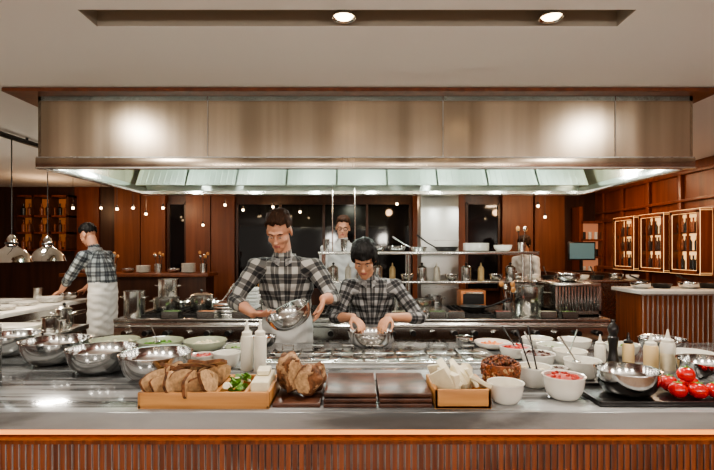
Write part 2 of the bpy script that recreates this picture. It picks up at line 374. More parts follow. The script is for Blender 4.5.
# ------------------------------------------------------------------ room shell
MB('floor').b2(-6.2,6.2,2.95,8.2,-.1,0,FLOORM).b2(-6.2,6.2,-5,2.95,-.1,0,FLOORW).done()
c=MB('ceiling'); z0,z1=2.56,2.70
sx,sy0,sy1=1.235,2.10,2.26
c.b2(-6.2,6.2,-5,sy0,z0,z1,CEIL).b2(-6.2,6.2,sy1,8.2,z0,z1,CEIL).b2(-6.2,-sx,sy0,sy1,z0,z1,CEIL).b2(sx,6.2,sy0,sy1,z0,z1,CEIL)
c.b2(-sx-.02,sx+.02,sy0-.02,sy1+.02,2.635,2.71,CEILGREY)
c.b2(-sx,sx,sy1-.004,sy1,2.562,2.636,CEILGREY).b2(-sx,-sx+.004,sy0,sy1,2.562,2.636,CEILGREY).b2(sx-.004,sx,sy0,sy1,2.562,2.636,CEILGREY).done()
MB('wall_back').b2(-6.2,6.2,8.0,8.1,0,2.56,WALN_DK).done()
def xb(px,d=8.0): return (px-357)/476*d
w=MB('trim_2')
for a,b,m,t in [(118,143,WALN_B,.12),(144,168,WALN_B,.12),(188,212,WALN_B,.1),(213,236,WALN_B,.1),(412,438,WALN_B,.1),(440,464,WALN_B,.1),(500,530,WALN_B,.14),(532,561,WALN_B,.14),(76,100,WALN,.04)]:
    w.b2(xb(a),xb(b),8-t,7.999,0,2.555,m)
w.done()
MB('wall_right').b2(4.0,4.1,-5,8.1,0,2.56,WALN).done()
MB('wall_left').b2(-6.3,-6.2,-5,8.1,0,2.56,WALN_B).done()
for i,(a,b) in enumerate([(238,410),(466,498),(170,187)]):
    x0,x1=xb(a),xb(b); q=MB('window_%d'%(i+1)); q.b2(x0,x1,7.96,7.99,.85,2.28,DKGLASS)
    n=max(1,round((x1-x0)/.75))
    for k in range(n+1):
        xx=x0+(x1-x0)*k/n; q.b2(xx-.02,xx+.02,7.93,7.99,.85,2.28,WALN_DK)
    q.b2(x0,x1,7.93,7.99,.82,.86,WALN_DK).b2(x0,x1,7.93,7.99,2.26,2.3,WALN_DK); q.done()
t=MB('trim_1')
for z,h in [(2.44,.05),(2.10,.035),(1.97,.05),(1.22,.05)]: t.b2(3.955,3.999,3.0,7.9,z-h/2,z+h/2,WALN,.004)
for y in [3.6,4.4,5.24,5.86,6.5,7.14,7.7]: t.b2(3.96,3.999,y-.035,y+.035,0,2.555,WALN,.004)
t.done()
for k,y in enumerate([5.55,6.18,6.82]):
    q=MB('wine_cabinet',(3.95,y,0))
    q.b2(-.012,-.004,-.22,.22,1.27,1.92,WARMEMIT)
    for s_ in (-1,1): q.b2(-.14,0,s_*.235-.03,s_*.235+.03,1.24,1.95,WALN,.004)
    q.b2(-.14,0,-.26,.26,1.92,1.97,WALN,.004).b2(-.14,0,-.26,.26,1.22,1.27,WALN,.004)
    for z in (1.49,1.70): q.b2(-.12,-.012,-.21,.21,z-.008,z+.008,WALN_DK)
    for z in (1.27,1.496,1.706):
        for j in range(7):
            yy=-.18+.06*j
            if random.random()<.9: q.lathe([(0,0),(.026,0),(.027,.1),(.010,.13),(.010,.17),(0,.17)],random.choice([BLACK,NUTM,WALN_DK,WALN_DK]),(-.07,yy,z),12)
    for yy in (-.07,.07): q.b2(-.15,-.13,yy-.010,yy+.010,1.27,1.92,WALN)
    q.done()
q=MB('display_cabinet',(xb(52),7.88,0)); q.b2(-.42,.42,.05,.09,1.55,2.35,mat('amber_back',(.25,.07,.02),.5,emit=(1,.35,.1),es=.14))
for x in (-.42,-.14,.14,.42): q.b2(x-.02,x+.02,-.15,.09,1.5,2.4,WALN_DK)
for z in (1.5,1.78,2.05,2.38): q.b2(-.44,.44,-.15,.09,z-.015,z+.015,WALN)
for z in (1.515,1.795,2.065):
    for j in range(8): q.lathe([(0,0),(.03,0),(.035,.12),(.012,.15),(.012,.2),(0,.2)],random.choice([NUTM,WALN_DK,BLACK,NUTM]),(-.36+.1*j,-.05,z),10)
q.done()
q=MB('lit_shelf_unit',(xb(590),7.8,0)); q.b2(-.3,.3,.1,.14,1.1,1.95,mat('glow_back2',(.4,.14,.06),.5,emit=(1,.4,.2),es=.35))
for x in (-.3,.3): q.b2(x-.03,x+.03,-.12,.14,0,2.2,WALN)
for z in (1.1,1.38,1.66,1.95): q.b2(-.3,.3,-.12,.14,z-.015,z+.015,WALN)
for z in (1.115,1.395,1.675):
    for j in range(5): q.cyl((-.2+.1*j,0,z+.06),.03,.12,random.choice([WHITEC,BLACK,NUTM]))
q.done()

# ------------------------------------------------------------------ front counter
q=MB('kitchen_counter')
q.b2(-2.9,2.9,1.704,2.98,.855,CT,STONE,.004)
q.b2(-2.88,2.88,1.80,2.93,0,.855,WALN_DK)
q.b2(-2.88,2.88,1.785,1.80,.0,.79,FRONTW)
for k in range(232):
    x=-2.87+k*.02478; q.b2(x+.001,x+.0236,1.775,1.787,.0,.785,FRONTW,.002)
q.b2(-2.88,2.88,1.750,1.80,.785,.80,FRONTW)
q.b2(-2.88,2.88,1.785,1.795,.808,.850,LED)
q.done()
q=MB('chilled_insert_rail',(0,0,CT))
q.b2(-.47,.74,2.40,2.74,.0005,.014,STEEL,.003)
for k in range(7):
    x=-.39+k*.17
    q.b2(x-.078,x+.078,2.42,2.56,.014,.022,STEEL_BOWL,.003).b2(x-.078,x+.078,2.575,2.72,.014,.022,STEEL_BOWL,.003)
    q.tube([(x-.03,2.45,.02),(x-.03,2.45,.04),(x+.03,2.45,.04),(x+.03,2.45,.02)],.004,STEEL)
    q.tube([(x-.03,2.69,.02),(x-.03,2.69,.04),(x+.03,2.69,.04),(x+.03,2.69,.02)],.004,STEEL)
q.done()

# ------------------------------------------------------------------ exhaust hood
HX0,HX1,HY0,HY1=-2.137,2.250,3.19,4.80
q=MB('exhaust_hood')
HB=2.05
q.b2(HX0,HX1,HY0,HY0+.02,HB+.06,2.53,HOODM)
q.b2(HX0,HX1,HY1-.02,HY1,HB+.0,2.53,HOODIN)
q.b2(HX0,HX0+.02,HY0,HY1,HB+.06,2.53,HOODM).b2(HX1-.02,HX1,HY0,HY1,HB+.06,2.53,HOODM)
q.b2(HX0-.01,HX1+.01,HY0-.014,HY0+.03,HB+.004,HB+.066,HOODM,.003)
q.b2(HX0-.01,HX1+.01,HY0-.008,HY0+.02,HB+.066,HB+.074,STEEL_D)
q.b2(HX0-.01,HX1+.01,HY0-.018,HY0+.03,HB-.006,HB+.004,STEEL)
q.b2(HX0-.01,HX0+.03,HY0,HY1,HB,HB+.072,STEEL,.003).b2(HX1-.03,HX1+.01,HY0,HY1,HB,HB+.072,STEEL,.003)
q.b2(HX0,HX1,HY0,HY1,2.50,2.53,HOODIN)
for x in (-1.0,.576,1.73): q.b2(x-.004,x+.004,HY0-.004,HY0,HB+.074,2.53,STEEL_BOWL)
q.b2(HX0-.17,HX1+.12,HY0-.10,HY0+.3,2.532,2.555,WALN_B)
nf=9
for k in range(nf):
    x0=HX0+.05+k*(HX1-HX0-.1)/nf; x1=x0+(HX1-HX0-.1)/nf-.02
    q.box(((x0+x1)/2,HY1-.20,HB+.24),(x1-x0,.01,.42),HOODIN,(R(-32),0,0))
    for j in range(8):
        xx=x0+.03+j*(x1-x0-.06)/7
        q.box((xx,HY1-.208,HB+.235),(.018,.012,.38),HOODIN,(R(-32),0,0))
q.b2(HX0+.02,HX1-.02,HY1-.12,HY1-.02,HB,HB+.03,STEEL)
lampx=[-1.75,-1.1,-.45,.15,.85,1.5,2.0]
for x in lampx:
    q.lathe([(0,.07),(.06,.07),(.065,.03),(.05,.0),(0,-.01)],HLAMP,(x,4.22,2.25),20)
    q.cyl((x,4.22,2.41),.045,.18,STEEL_D)
q.done()
def light(kind,name,loc,energy,col=(1,.9,.78),size=.2,rot=(0,0,0),spot=None):
    l=bpy.data.lights.new(name,kind); l.energy=energy; l.color=col
    if kind=='AREA': l.shape='DISK'; l.size=size
    elif kind in('POINT','SPOT'): l.shadow_soft_size=size
    if spot: l.spot_size=R(spot); l.spot_blend=.6
    o=bpy.data.objects.new(name,l); o.location=loc; o.rotation_euler=rot; scene.collection.objects.link(o); return o
for i,x in enumerate(lampx):
    light('POINT','hood_light',(x,4.22,2.19),14,(.97,1,.94),.05)
for x in (-.06,.89):
    q=MB('ceiling_spotlight',(x,2.18,2.575)); q.cyl((0,0,.03),.03,.055,STEEL_D).lathe([(.03,.02),(.055,-.012),(.052,-.014),(.028,.01),(0,.01)],STEEL,(0,0,0)).sph((0,0,-.004),(.042,.042,.014),BULB,16); q.done()
    light('SPOT','recess_spot',(x,2.18,2.54),75,(1,.90,.78),.04,(0,0,0),120)
light('AREA','downlight',(-1.9,2.2,2.55),16,(1,.92,.80),.12); light('AREA','downlight',(2.0,2.2,2.55),16,(1,.92,.80),.12)
q=MB('ceiling_track'); q.b2(-3.14,-3.10,3.6,5.4,2.50,2.535,BLACK); 
for y in (3.8,4.5,5.2): q.cyl((-3.12,y,2.547),.012,.026,BLACK)
q.done()
for y in (4.3,4.8):
    q=MB('heat_lamp',(-3.12,y,1.39))
    q.lathe([(.165,0),(.16,.012),(.15,.05),(.115,.10),(.06,.135),(.045,.15),(.045,.2),(.03,.23),(.012,.25),(0,.25)],mat('polished_chrome',(.82,.80,.76),.06,1),seg=40)
    q.lathe([(.160,.0),(.145,.048),(.11,.096),(.05,.12),(0,.12)],STEEL_BOWL,seg=40)
    q.sph((0,0,.045),.04,BULB); q.cyl((0,0,.09),.025,.05,BLACK)
    q.lathe([(.047,.16),(.055,.17),(.047,.18)],BLACK)
    q.tube([(0,0,.24),(0,0,1.109)],.005,BLACK); q.done()
    light('POINT','heat_lamp_light',(-3.12,y,1.41),12,(1,.78,.55),.05)
for px,py,d in [(73,208,7),(101,208,7.4),(117,209,6.6),(133,208,7),(146,214,7.2),(163,208,6.8),(203,225,7.5),(273,207,7),(300,212,7.3),(397,204,6.9),(538,206,6.6),(545,217,7.3),(243,210,7.3),(225,205,6.8)]:
    x=(px-357)/476*d; z=1.5+(250-py)/476*d
    q=MB('pendant_bulb',(x,d,z)); q.sph((0,0,0),.020,BULB,12).cyl((0,0,.035),.014,.04,BLACK); q.tube([(0,0,.05),(0,0,2.558-z)],.003,BLACK,6); q.done()
for x,y in [(-4.6,7.0),(-3,7.2),(-1.5,7),(0.6,7),(2.6,7),(3.2,6.2)]:
    light('POINT','pendant_light',(x,y,2.2),8,(1,.62,.34),.06)
light('AREA','downlight',(3.2,4.6,2.54),24,(1,.72,.46),.3)
light('AREA','downlight',(3.2,6.6,2.54),14,(1,.66,.40),.3)
light('AREA','downlight',(-3.4,4.6,2.54),36,(1,.92,.8),.3)
light('AREA','downlight',(-3.4,6.6,2.54),12,(1,.8,.6),.3)
light('AREA','downlight',(-.15,5.25,2.54),14,(1,.92,.8),.15)  # extra lamp added to brighten the cook in glasses
light('AREA','downlight',(2.2,6.8,2.54),10,(1,.9,.75),.15)  # extra lamp added to brighten the waiter
FILL_GLOBE=mat('added_fill_globe_glow',(1,.95,.85),.4,emit=(1,.9,.75),es=2.5)
for x,y in ((-2.9,-1.6),(-1.0,-2.2),(1.0,-2.2),(2.9,-1.6)):  # globes added out of view behind the camera to brighten the ceiling
    q=MB('added_fill_globe',(x,y,1.65)); q.sph((0,0,0),.14,FILL_GLOBE,24).cyl((0,0,.155),.03,.05,BLACK).tube([(0,0,.17),(0,0,.908)],.004,BLACK); q.done()
    light('POINT','added_fill_globe_light',(x+.03,y,1.90),95,(1,.93,.83),.22)

# ------------------------------------------------------------------ cooking range
q=MB('cooking_range'); X0,X1,Y0,Y1=-2.05,2.14,4.0,5.0
q.b2(X0,X1,Y0+.04,Y1,.1,.90,STEEL_D).b2(X0,X1,Y0,Y1,.89,CT,STEEL,.004)
q.b2(X0,X1,Y0+.01,Y0+.05,.74,.89,STEEL,.004)
for k in range(24):
    x=X0+.1+k*.173
    q.cyl((x,Y0-.008,.80),.024,.036,BLACK if k%3 else STEEL_BOWL,(R(90),0,0),16)
q.tube([(X0+.05,Y0-.05,.865),(X1-.05,Y0-.05,.865)],.010,STEEL_BOWL)
for k in range(7):
    x=X0+.06+k*.678; q.tube([(x,Y0+.01,.865),(x,Y0-.05,.865)],.008,STEEL_BOWL)
for k in range(6):
    x=X0+.02+k*.695; q.b2(x+.01,x+.675,Y0+.02,Y0+.045,.25,.72,STEEL,.006); q.tube([(x+.08,Y0-.02,.66),(x+.6,Y0-.02,.66)],.01,STEEL_BOWL)
for gx in (-1.75,-1.4,-.2,.15,1.05):
    for k in range(6): q.box((gx-.13+k*.052,4.45,CT+.017),(.012,.7,.02),IRON)
    for yy in (4.12,4.45,4.78): q.box((gx,yy,CT+.012),(.30,.014,.022),IRON)
q.b2(.42,.86,4.08,4.8,CT,CT+.03,STEEL_D,.004)
q.done()
RT=CT+.028
q=MB('overshelf'); q.b2(-.38,1.77,4.62,4.98,1.455,1.485,STEEL,.004).b2(-.36,1.75,4.70,4.98,1.17,1.19,STEEL,.003)
for x in (-.34,.52,1.73):
    for y in (4.74,4.96): q.tube([(x,y,CT+.001),(x,y,1.46)],.013,STEEL)
for x in (-.24,-.02): q.tube([(x,4.66,1.48),(x,4.66,2.30)],.006,STEEL)
q.done()
q=MB('exhaust_column'); q.b2(.68,1.08,5.06,5.36,0,2.55,mat('steel_column',(.50,.50,.48),.38,1,rvar=.06,nscale=8),.004)
for z in (1.1,1.6,2.1): q.b2(.675,1.085,5.055,5.06,z,z+.006,STEEL_D)
q.done()

def bowl(name,x,y,z,r,h,m,fill=None,fm=None,rb=.45,th=.004,rot=None):
    q=MB(name,(x,y,z)); rb*=r
    o=[(0,0),(rb,0)]; n=8
    for i in range(1,n+1):
        t=i/n; o.append((rb+(r-rb)*math.sin(t*math.pi/2)**.85,h*(1-math.cos(t*math.pi/2))**.95))
    o+=[(r+.004,h+.001),(r+.003,h+.004),(r-th,h+.002)]
    for i in range(n,0,-1):
        t=i/n; o.append((max(.001,rb+(r-rb)*math.sin(t*math.pi/2)**.85-th),h*(1-math.cos(t*math.pi/2))**.95+th*.7))
    o.append((0,th)); q.lathe(o,m,seg=40)
    if fill:
        fr=(rb+(r-rb)*math.sin(math.acos(max(0,1-fill))*1.0)**.85)-th
        q.lathe([(0,h*fill+.012),(fr*.5,h*fill+.009),(fr*.97,h*fill),(fr*.9,h*fill-.01),(0,h*fill-.012)],fm)
        for k in range(14):
            a=random.uniform(0,6.28); rr=fr*.75*math.sqrt(random.random())
            q.sph((rr*math.cos(a),rr*math.sin(a),h*fill+.008),(fr*.16,fr*.12,fr*.08),fm,8,(random.random(),random.random(),a))
    return q.done(rot=rot)
def spoon(name,a,b,m=STEEL_BOWL,r=.004,parent=None):
    q=MB(name); a=Vector(a);b=Vector(b)
    q.tube([a,a.lerp(b,.5),b],[r,r*.8,r*1.3],m); q.sph(a,(.018,.024,.008),m,12); return q.done()
def bottle(name,x,y,z,r,h,m,tip=None,m2=None):
    q=MB(name,(x,y,z)); 
    q.lathe([(0,0),(r*.92,0),(r,.006),(r,h*.62),(r*.9,h*.68),(r*.72,h*.70)],m,seg=24)
    q.lathe([(r*.8,h*.69),(r*.8,h*.76),(r*.35,h*.80),(r*.12,h),(0,h)],tip or m,seg=24)
    if m2: q.lathe([(r*1.01,.01),(r*1.01,h*.45)],m2,seg=24)
    return q.done()
def pot(name,x,y,z,r,h,m=STEEL,handle=True,lid=False):
    q=MB(name,(x,y,z)); q.lathe([(0,0),(r*.96,0),(r,.008),(r,h),(r+.005,h+.003),(r-.003,h+.003),(r-.004,.01),(0,.008)],m)
    if lid: q.lathe([(r,h+.004),(r*.6,h+.02),(0,h+.026)],m).sph((0,0,h+.04),.014,BLACK)
    for s_ in (-1,1) if handle else (): q.tube([(s_*r,-.03,h*.75),(s_*(r+.03),-.025,h*.78),(s_*(r+.03),.025,h*.78),(s_*r,.03,h*.75)],.005,STEEL_BOWL)
    return q.done()
def pan(name,x,y,z,r,ang,m=IRON,tilt=.15):
    q=MB(name,(x,y,z)); q.lathe([(0,0),(r*.75,0),(r,.045),(r+.003,.047),(r-.003,.047),(r*.74,.005),(0,.004)],m)
    c,s_=math.cos(ang),math.sin(ang); q.tube([(c*r*.95,s_*r*.95,.04),(c*(r+.08),s_*(r+.08),.05+tilt*.3),(c*(r+.2),s_*(r+.2),.05+tilt)],[.007,.008,.010],m if m!=STEEL else STEEL_D)
    return q.done()
def crock(x,y,z,r=.05,h=.13,n=5):
    q=MB('utensil_crock',(x,y,z)); q.lathe([(0,0),(r,0),(r*1.05,h),(r*.98,h),(r*.93,.01),(0,.01)],STEEL)
    for k in range(n):
        a=k*2*math.pi/n+.4; bx,by=.6*r*math.cos(a),.6*r*math.sin(a); tx,ty=bx*2.0,by*2.0; t=h+random.uniform(.08,.15)
        q.tube([(bx*.3,by*.3,.015),(tx,ty,t)],.004,STEEL_BOWL if k%2 else BLACK); q.sph((tx,ty,t+.015),(.022,.010,.026),STEEL_BOWL if k%2 else TRAYW,10)
    return q.done()
def insert_pan(x,y,z,w,d,h,fm):
    q=MB('steel_insert_pan',(x,y,z)); t=.004
    q.b2(-w/2,w/2,-d/2,d/2,0,t,STEEL).b2(-w/2,w/2,-d/2,-d/2+t,0,h,STEEL).b2(-w/2,w/2,d/2-t,d/2,0,h,STEEL).b2(-w/2,-w/2+t,-d/2,d/2,0,h,STEEL).b2(w/2-t,w/2,-d/2,d/2,0,h,STEEL)
    q.b2(-w/2+t,w/2-t,-d/2+t,d/2-t,t,h*.8,fm); return q.done()

pot('stock_pot',-1.94,4.15,CT+.0005,.085,.22,lid=False)
pot('saucepan',-1.72,4.30,RT,.11,.12); pot('saucepan',-1.42,4.35,RT,.10,.14,lid=True)
pan('frying_pan',-1.74,4.68,RT,.12,2.2,STEEL); pan('frying_pan',-1.4,4.68,RT,.12,1.2,STEEL)
pot('stock_pot',-1.93,4.88,CT+.0005,.10,.28)
q=MB('steel_tray_stack',(-1.13,4.3,CT+.0005))
for k in range(4): q.b2(-.12,.12,-.15,.15,k*.03,k*.03+.022,STEEL,.004)
q.done()
q=MB('folded_towels',(-1.10,4.75,CT+.0005))
for k in range(6): q.box((random.uniform(-.01,.01),0,.018+k*.034),(.24,.2,.032),APRON,(0,0,random.uniform(-.06,.06)),.012)
q.done()
crock(-.86,4.5,CT+.0005); crock(1.33,4.2,CT+.0005,.045,.12)
for k,(x,fm) in enumerate(((-1.6,GREEN),(-1.3,ORANGE),(-1.0,CHEESE),(-.82,REDP))): insert_pan(x+.02,4.06,CT+.0005,.15,.09,.06,fm)
for k,(x,fm) in enumerate(((.36,CHEESE),(.52,ORANGE),(.68,GREEN),(.84,NUTM),(1.24,REDP),(1.62,CHEESE),(1.80,GREEN))): insert_pan(x,4.045,CT+.0005,.14,.065,.06,fm)
pot('saucepan',.60,4.3,CT+.031,.10,.10); pot('saucepan',.74,4.60,CT+.031,.08,.11,STEEL_D); pan('frying_pan',1.05,4.3,RT,.12,-.5,IRON,.08); pan('frying_pan',.15,4.5,RT,.12,1.2,IRON); pot('saucepan',.37,4.6,CT+.0005,.04,.16,handle=False)
pot('stock_pot',1.56,4.35,CT+.0005,.135,.25,lid=False)
q=MB('copper_box',(1.12,4.68,RT)); q.b2(-.12,.12,-.1,.1,0,.16,mat('copper_warm',(.45,.17,.07),.4,.6,noise_amt=.3,nscale=15),.006).b2(-.1,.1,-.105,-.1,.03,.13,BLACK)
q.tube([(-.08,-.1,.14),(-.08,-.13,.14),(.08,-.13,.14),(.08,-.1,.14)],.006,STEEL); q.done()
q=MB('salamander_grill',(1.93,4.4,CT+.0005)); q.b2(-.2,.2,-.25,.20,.02,.05,STEEL).b2(-.2,.2,-.25,.20,.26,.29,STEEL,.004).b2(-.2,-.18,-.25,.20,.0,.26,STEEL).b2(.18,.2,-.25,.20,.0,.26,STEEL).b2(-.2,.2,.15,.20,.03,.26,STEEL_D)
for k in range(13): q.b2(-.17+k*.0275,-.155+k*.0275,-.25,-.235,.05,.26,STEEL_BOWL)
q.done()
bowl('steel_mixing_bowl',1.93,4.35,CT+.2915,.11,.07,STEEL_BOWL)
S1=1.486
for x in (-.31,-.13): 
    q=MB('cup_stack',(x,4.78,S1)); 
    for k in range(4): q.lathe([(0,0),(.027,0),(.036,.07),(.033,.07),(.025,.005),(0,.005)],STEEL_BOWL,(0,0,k*.018),20)
    q.done()
for k,x in enumerate((.02,.2,.40)): bowl('steel_mixing_bowl',x,4.8,S1,.07+.01*k,.05,STEEL_BOWL)
pan('frying_pan',.62,4.8,S1,.09,2.6,STEEL,.10); pan('frying_pan',.90,4.8,S1,.12,2.6,IRON,.12)
q=MB('white_plate_stack',(1.2,4.8,S1))
for k in range(7): q.lathe([(0,0),(.07,0),(.13,.012),(.128,.016),(.07,.006),(0,.006)],WHITEC,(0,0,k*.011))
q.done()
crock(1.66,4.8,S1,.04,.09,4)
bowl('white_bowl',1.47,4.8,S1,.09,.06,WHITEC)
for k in range(13):
    x=-.24+k*.15
    if k%3==0: pot('small_canister',x,4.84,1.191,.05,.13,handle=False,lid=True)
    elif k%3==1: bottle('squeeze_bottle',x,4.84,1.191,.032,.18,WPLAST if k%2 else YPLAST)
    else: bowl('steel_mixing_bowl',x,4.84,1.191,.065,.06,STEEL_BOWL)

# --- left prep station
q=MB('prep_station'); q.b2(-5.2,-3.2,4.0,5.75,.88,CT,MARBLE,.004).b2(-5.15,-3.24,4.05,5.7,.1,.88,STEEL)
for k in range(4): q.b2(-3.24,-3.22,4.1+k*.4,4.46+k*.4,.35,.80,STEEL,.004).tube([(-3.2,4.16+k*.4,.76),(-3.2,4.40+k*.4,.76)],.008,STEEL_BOWL)
q.done()
q=MB('side_bench'); q.b2(-3.1,-2.25,3.55,4.0,.84,.88,STEEL,.004).b2(-3.08,-2.27,3.57,3.98,.55,.57,STEEL)
for x in (-3.05,-2.3):
    for y in (3.6,3.95): q.tube([(x,y,0),(x,y,.85)],.018,STEEL)
q.done()
q=MB('chopping_board',(-2.72,3.77,.8805)); q.b2(-.22,.18,-.14,.14,0,.025,WPLAST,.005).done()
pot('saucepan',-2.36,3.68,.8805,.07,.1); pot('saucepan',-2.38,3.87,.8805,.06,.14,lid=True)
for x,y in ((-3.45,4.6),(-3.5,5.0),(-3.42,5.3),(-3.8,5.2)):
    q=MB('white_plate_stack',(x,y,CT+.0005))
    for k in range(random.randint(2,5)): q.lathe([(0,0),(.07,0),(.13,.012),(.128,.016),(.07,.006),(0,.006)],WHITEC,(0,0,k*.011))
    q.done()
bowl('steel_mixing_bowl',-3.4,5.62,CT+.0005,.09,.07,STEEL_BOWL); pot('small_canister',-3.75,5.6,CT+.0005,.05,.13,handle=False)
bottle('squeeze_bottle',-3.62,4.75,CT+.0005,.03,.2,WPLAST); bowl('steel_mixing_bowl',-3.36,4.32,CT+.0005,.10,.07,STEEL_BOWL)

# --- rear bars
q=MB('rear_pass_counter'); q.b2(-4.2,-2.1,6.7,7.2,1.12,1.17,WALN_B,.005).b2(-4.15,-2.15,6.78,7.15,0,1.12,WALN_DK); q.done()
for k in range(9):
    x=-4.0+k*.22
    if k%3==0: bowl('steel_mixing_bowl',x,6.95,1.1705,.09,.06,STEEL_BOWL)
    elif k%3==1:
        q=MB('white_plate_stack',(x,6.95,1.1705))
        for j in range(5+k): q.lathe([(0,0),(.05,0),(.10,.012),(.098,.016),(.05,.006),(0,.006)],WHITEC,(0,0,j*.011))
        q.done()
    else: crock(x,6.95,1.1705)
q=MB('rear_serving_counter'); q.b2(1.95,3.7,6.0,6.5,1.08,1.12,STEEL,.004).b2(2.0,3.65,6.05,6.45,0,1.08,STEEL_D); q.done()
for k in range(8):
    x=2.08+k*.215
    if k%3==0: bowl('steel_mixing_bowl',x,6.2,1.121,.09,.07,STEEL_BOWL)
    elif k%3==1: bowl('white_bowl',x,6.2,1.121,.08,.05,WHITEC)
    else: pan('frying_pan',x,6.25,1.121,.085,1.4,IRON,.1)
q=MB('computer_monitor',(3.3,7.0,0)); q.b2(-.2,.2,-.02,.02,1.35,1.62,BLACK,.006).b2(-.18,.18,-.022,-.02,1.37,1.6,mat('screen',(.1,.2,.25),.2,emit=(.3,.5,.6),es=.06)).b2(-.02,.02,0,.03,1.2,1.4,BLACK).b2(-.1,.1,-.08,.08,1.18,1.2,BLACK); q.b2(-.5,.3,-.3,.3,0,1.18,WALN_DK); q.done()
q=MB('bar_counter'); q.b2(2.80,3.95,4.70,5.25,1.06,1.10,MARBLE,.004).b2(2.84,3.95,4.76,5.22,0,1.06,FRONTW)
for k in range(22): q.b2(2.85+k*.05,2.893+k*.05,4.745,4.765,.02,1.05,FRONTW,.003)
q.done()
for k,(x,y) in enumerate(((2.95,4.95),(3.2,5.0),(3.45,4.95),(3.7,5.0))):
    (pan('frying_pan',x,y,1.1005,.1,2.8,IRON,.08) if k%2 else bowl('steel_mixing_bowl',x,y,1.1005,.1,.06,STEEL_BOWL))

# ------------------------------------------------------------------ foreground food
Z=CT+.0005
bowl('steel_mixing_bowl',-1.555,2.46,Z,.162,.115,STEEL_BOWL)
bowl('steel_mixing_bowl',-1.22,2.28,Z,.155,.11,STEEL_BOWL)
bowl('steel_mixing_bowl',-.905,2.145,Z,.155,.115,STEEL_BOWL)
bowl('steel_mixing_bowl',-1.93,2.66,Z,.15,.11,STEEL_BOWL)
spoon('serving_spoon',(-1.53,2.44,Z+.03),(-1.60,2.56,Z+.19))
bowl('celadon_dish',-1.41,2.78,Z,.13,.055,CELAD,.5,CHEESE); bowl('celadon_dish',-1.14,2.76,Z,.125,.055,CELAD,.5,GREEN); bowl('celadon_dish',-.88,2.76,Z,.12,.055,CELAD,.5,CHEESE)
bowl('celadon_dish',-1.0,2.50,Z,.10,.06,CELAD); bowl('white_bowl',-1.67,2.82,Z,.095,.06,WHITEC)
spoon('serving_spoon',(-1.15,2.75,Z+.05),(-1.22,2.80,Z+.15))
bowl('white_bowl',-.77,2.38,Z,.058,.055,WHITEC,.85,REDP); bowl('white_bowl',-.645,2.36,Z,.065,.07,WHITEC); bowl('white_bowl',-.655,2.62,Z,.07,.05,CELAD,.6,GREEN)
bottle('squeeze_bottle',-.532,2.30,Z,.030,.24,WPLAST); bottle('squeeze_bottle',-.462,2.27,Z,.030,.25,WPLAST)
bowl('steel_mixing_bowl',-.57,2.86,Z,.085,.06,STEEL_BOWL,.6,ORANGE)
pot('utensil_canister',-1.62,2.02,Z,.09,.25,STEEL_D,False)

def tray(name,x0,x1,y0,y1,h,divs=()):
    q=MB(name,(0,0,Z)); t=.012
    q.b2(x0,x1,y0,y1,0,.01,TRAYW).b2(x0,x1,y0,y0+t,0,h,TRAYW,.002).b2(x0,x1,y1-t,y1,0,h,TRAYW,.002).b2(x0,x0+t,y0,y1,0,h,TRAYW,.002).b2(x1-t,x1,y0,y1,0,h,TRAYW,.002)
    for d in divs: q.b2(d-t/2,d+t/2,y0+t,y1-t,.01,h,TRAYW,.002)
    return q.done()
tray('bread_tray',-.80,-.32,1.735,1.99,.06,(-.515,-.41))
def slice_(q,c,w,h,t,rot,seed):
    M=Matrix.Translation(c)@Euler(rot).to_matrix().to_4x4(); N=20; rings=[]
    for side,k in ((-.5,.9),(-.42,1),(.42,1),(.5,.9)):
        ring=[]
        for i in range(N):
            a=2*math.pi*i/N; rr=1+.07*math.sin(3*a+seed)+.05*math.sin(5*a+seed*2)
            ring.append(q.bm.verts.new(M@Vector((w/2*k*rr*math.copysign(abs(math.cos(a))**.7,math.cos(a)),t*side,h/2*k*rr*math.copysign(abs(math.sin(a))**.7,math.sin(a))))))
        rings.append(ring)
    a,b=q.mi(CRUMB),q.mi(CRUST)
    for j in range(3):
        for i in range(N):
            f=q.bm.faces.new((rings[j][i],rings[j][(i+1)%N],rings[j+1][(i+1)%N],rings[j+1][i])); f.material_index=b if j==1 else a
    f=q.bm.faces.new(rings[0][::-1]); f.material_index=a; f=q.bm.faces.new(rings[3]); f.material_index=a
q=MB('sliced_bread')
for k in range(14):
    x=-.755+(k%7)*.033+random.uniform(-.005,.005); y=1.79+(k//7)*.095
    slice_(q,(x,y,Z+.065+random.uniform(0,.025)),.125,.085,.015,(R(random.uniform(-22,22)),R(random.uniform(-25,25)),R(62+random.uniform(-26,26))),k)
for k in range(5):
    slice_(q,(-.72+k*.038,1.875,Z+.115+.005*k),.12,.055,.014,(R(70+random.uniform(-20,10)),R(random.uniform(-20,20)),R(random.uniform(-30,60))),k+20)
q.done()
q=MB('salad_leaves')
for k in range(46):
    x=random.uniform(-.495,-.43);y=random.uniform(1.765,1.96);z=Z+random.uniform(.03,.078)
    q.sph((x,y,z),(random.uniform(.012,.022),random.uniform(.010,.018),.003),GREEN if random.random()<.8 else CHEESE,8,(random.uniform(-1,1),random.uniform(-1,1),random.uniform(0,3)))
q.done()
q=MB('white_cheese_block'); q.box((-.365,1.86,Z+.05),(.066,.19,.078),CHEESE,(0,0,.03),.006).box((-.37,1.90,Z+.099),(.05,.09,.018),CHEESE,(0,0,.1),.004); q.done()
MB('serving_board',(0,0,Z)).b2(-.312,-.135,1.75,1.99,0,.016,BOARDW,.004).done()
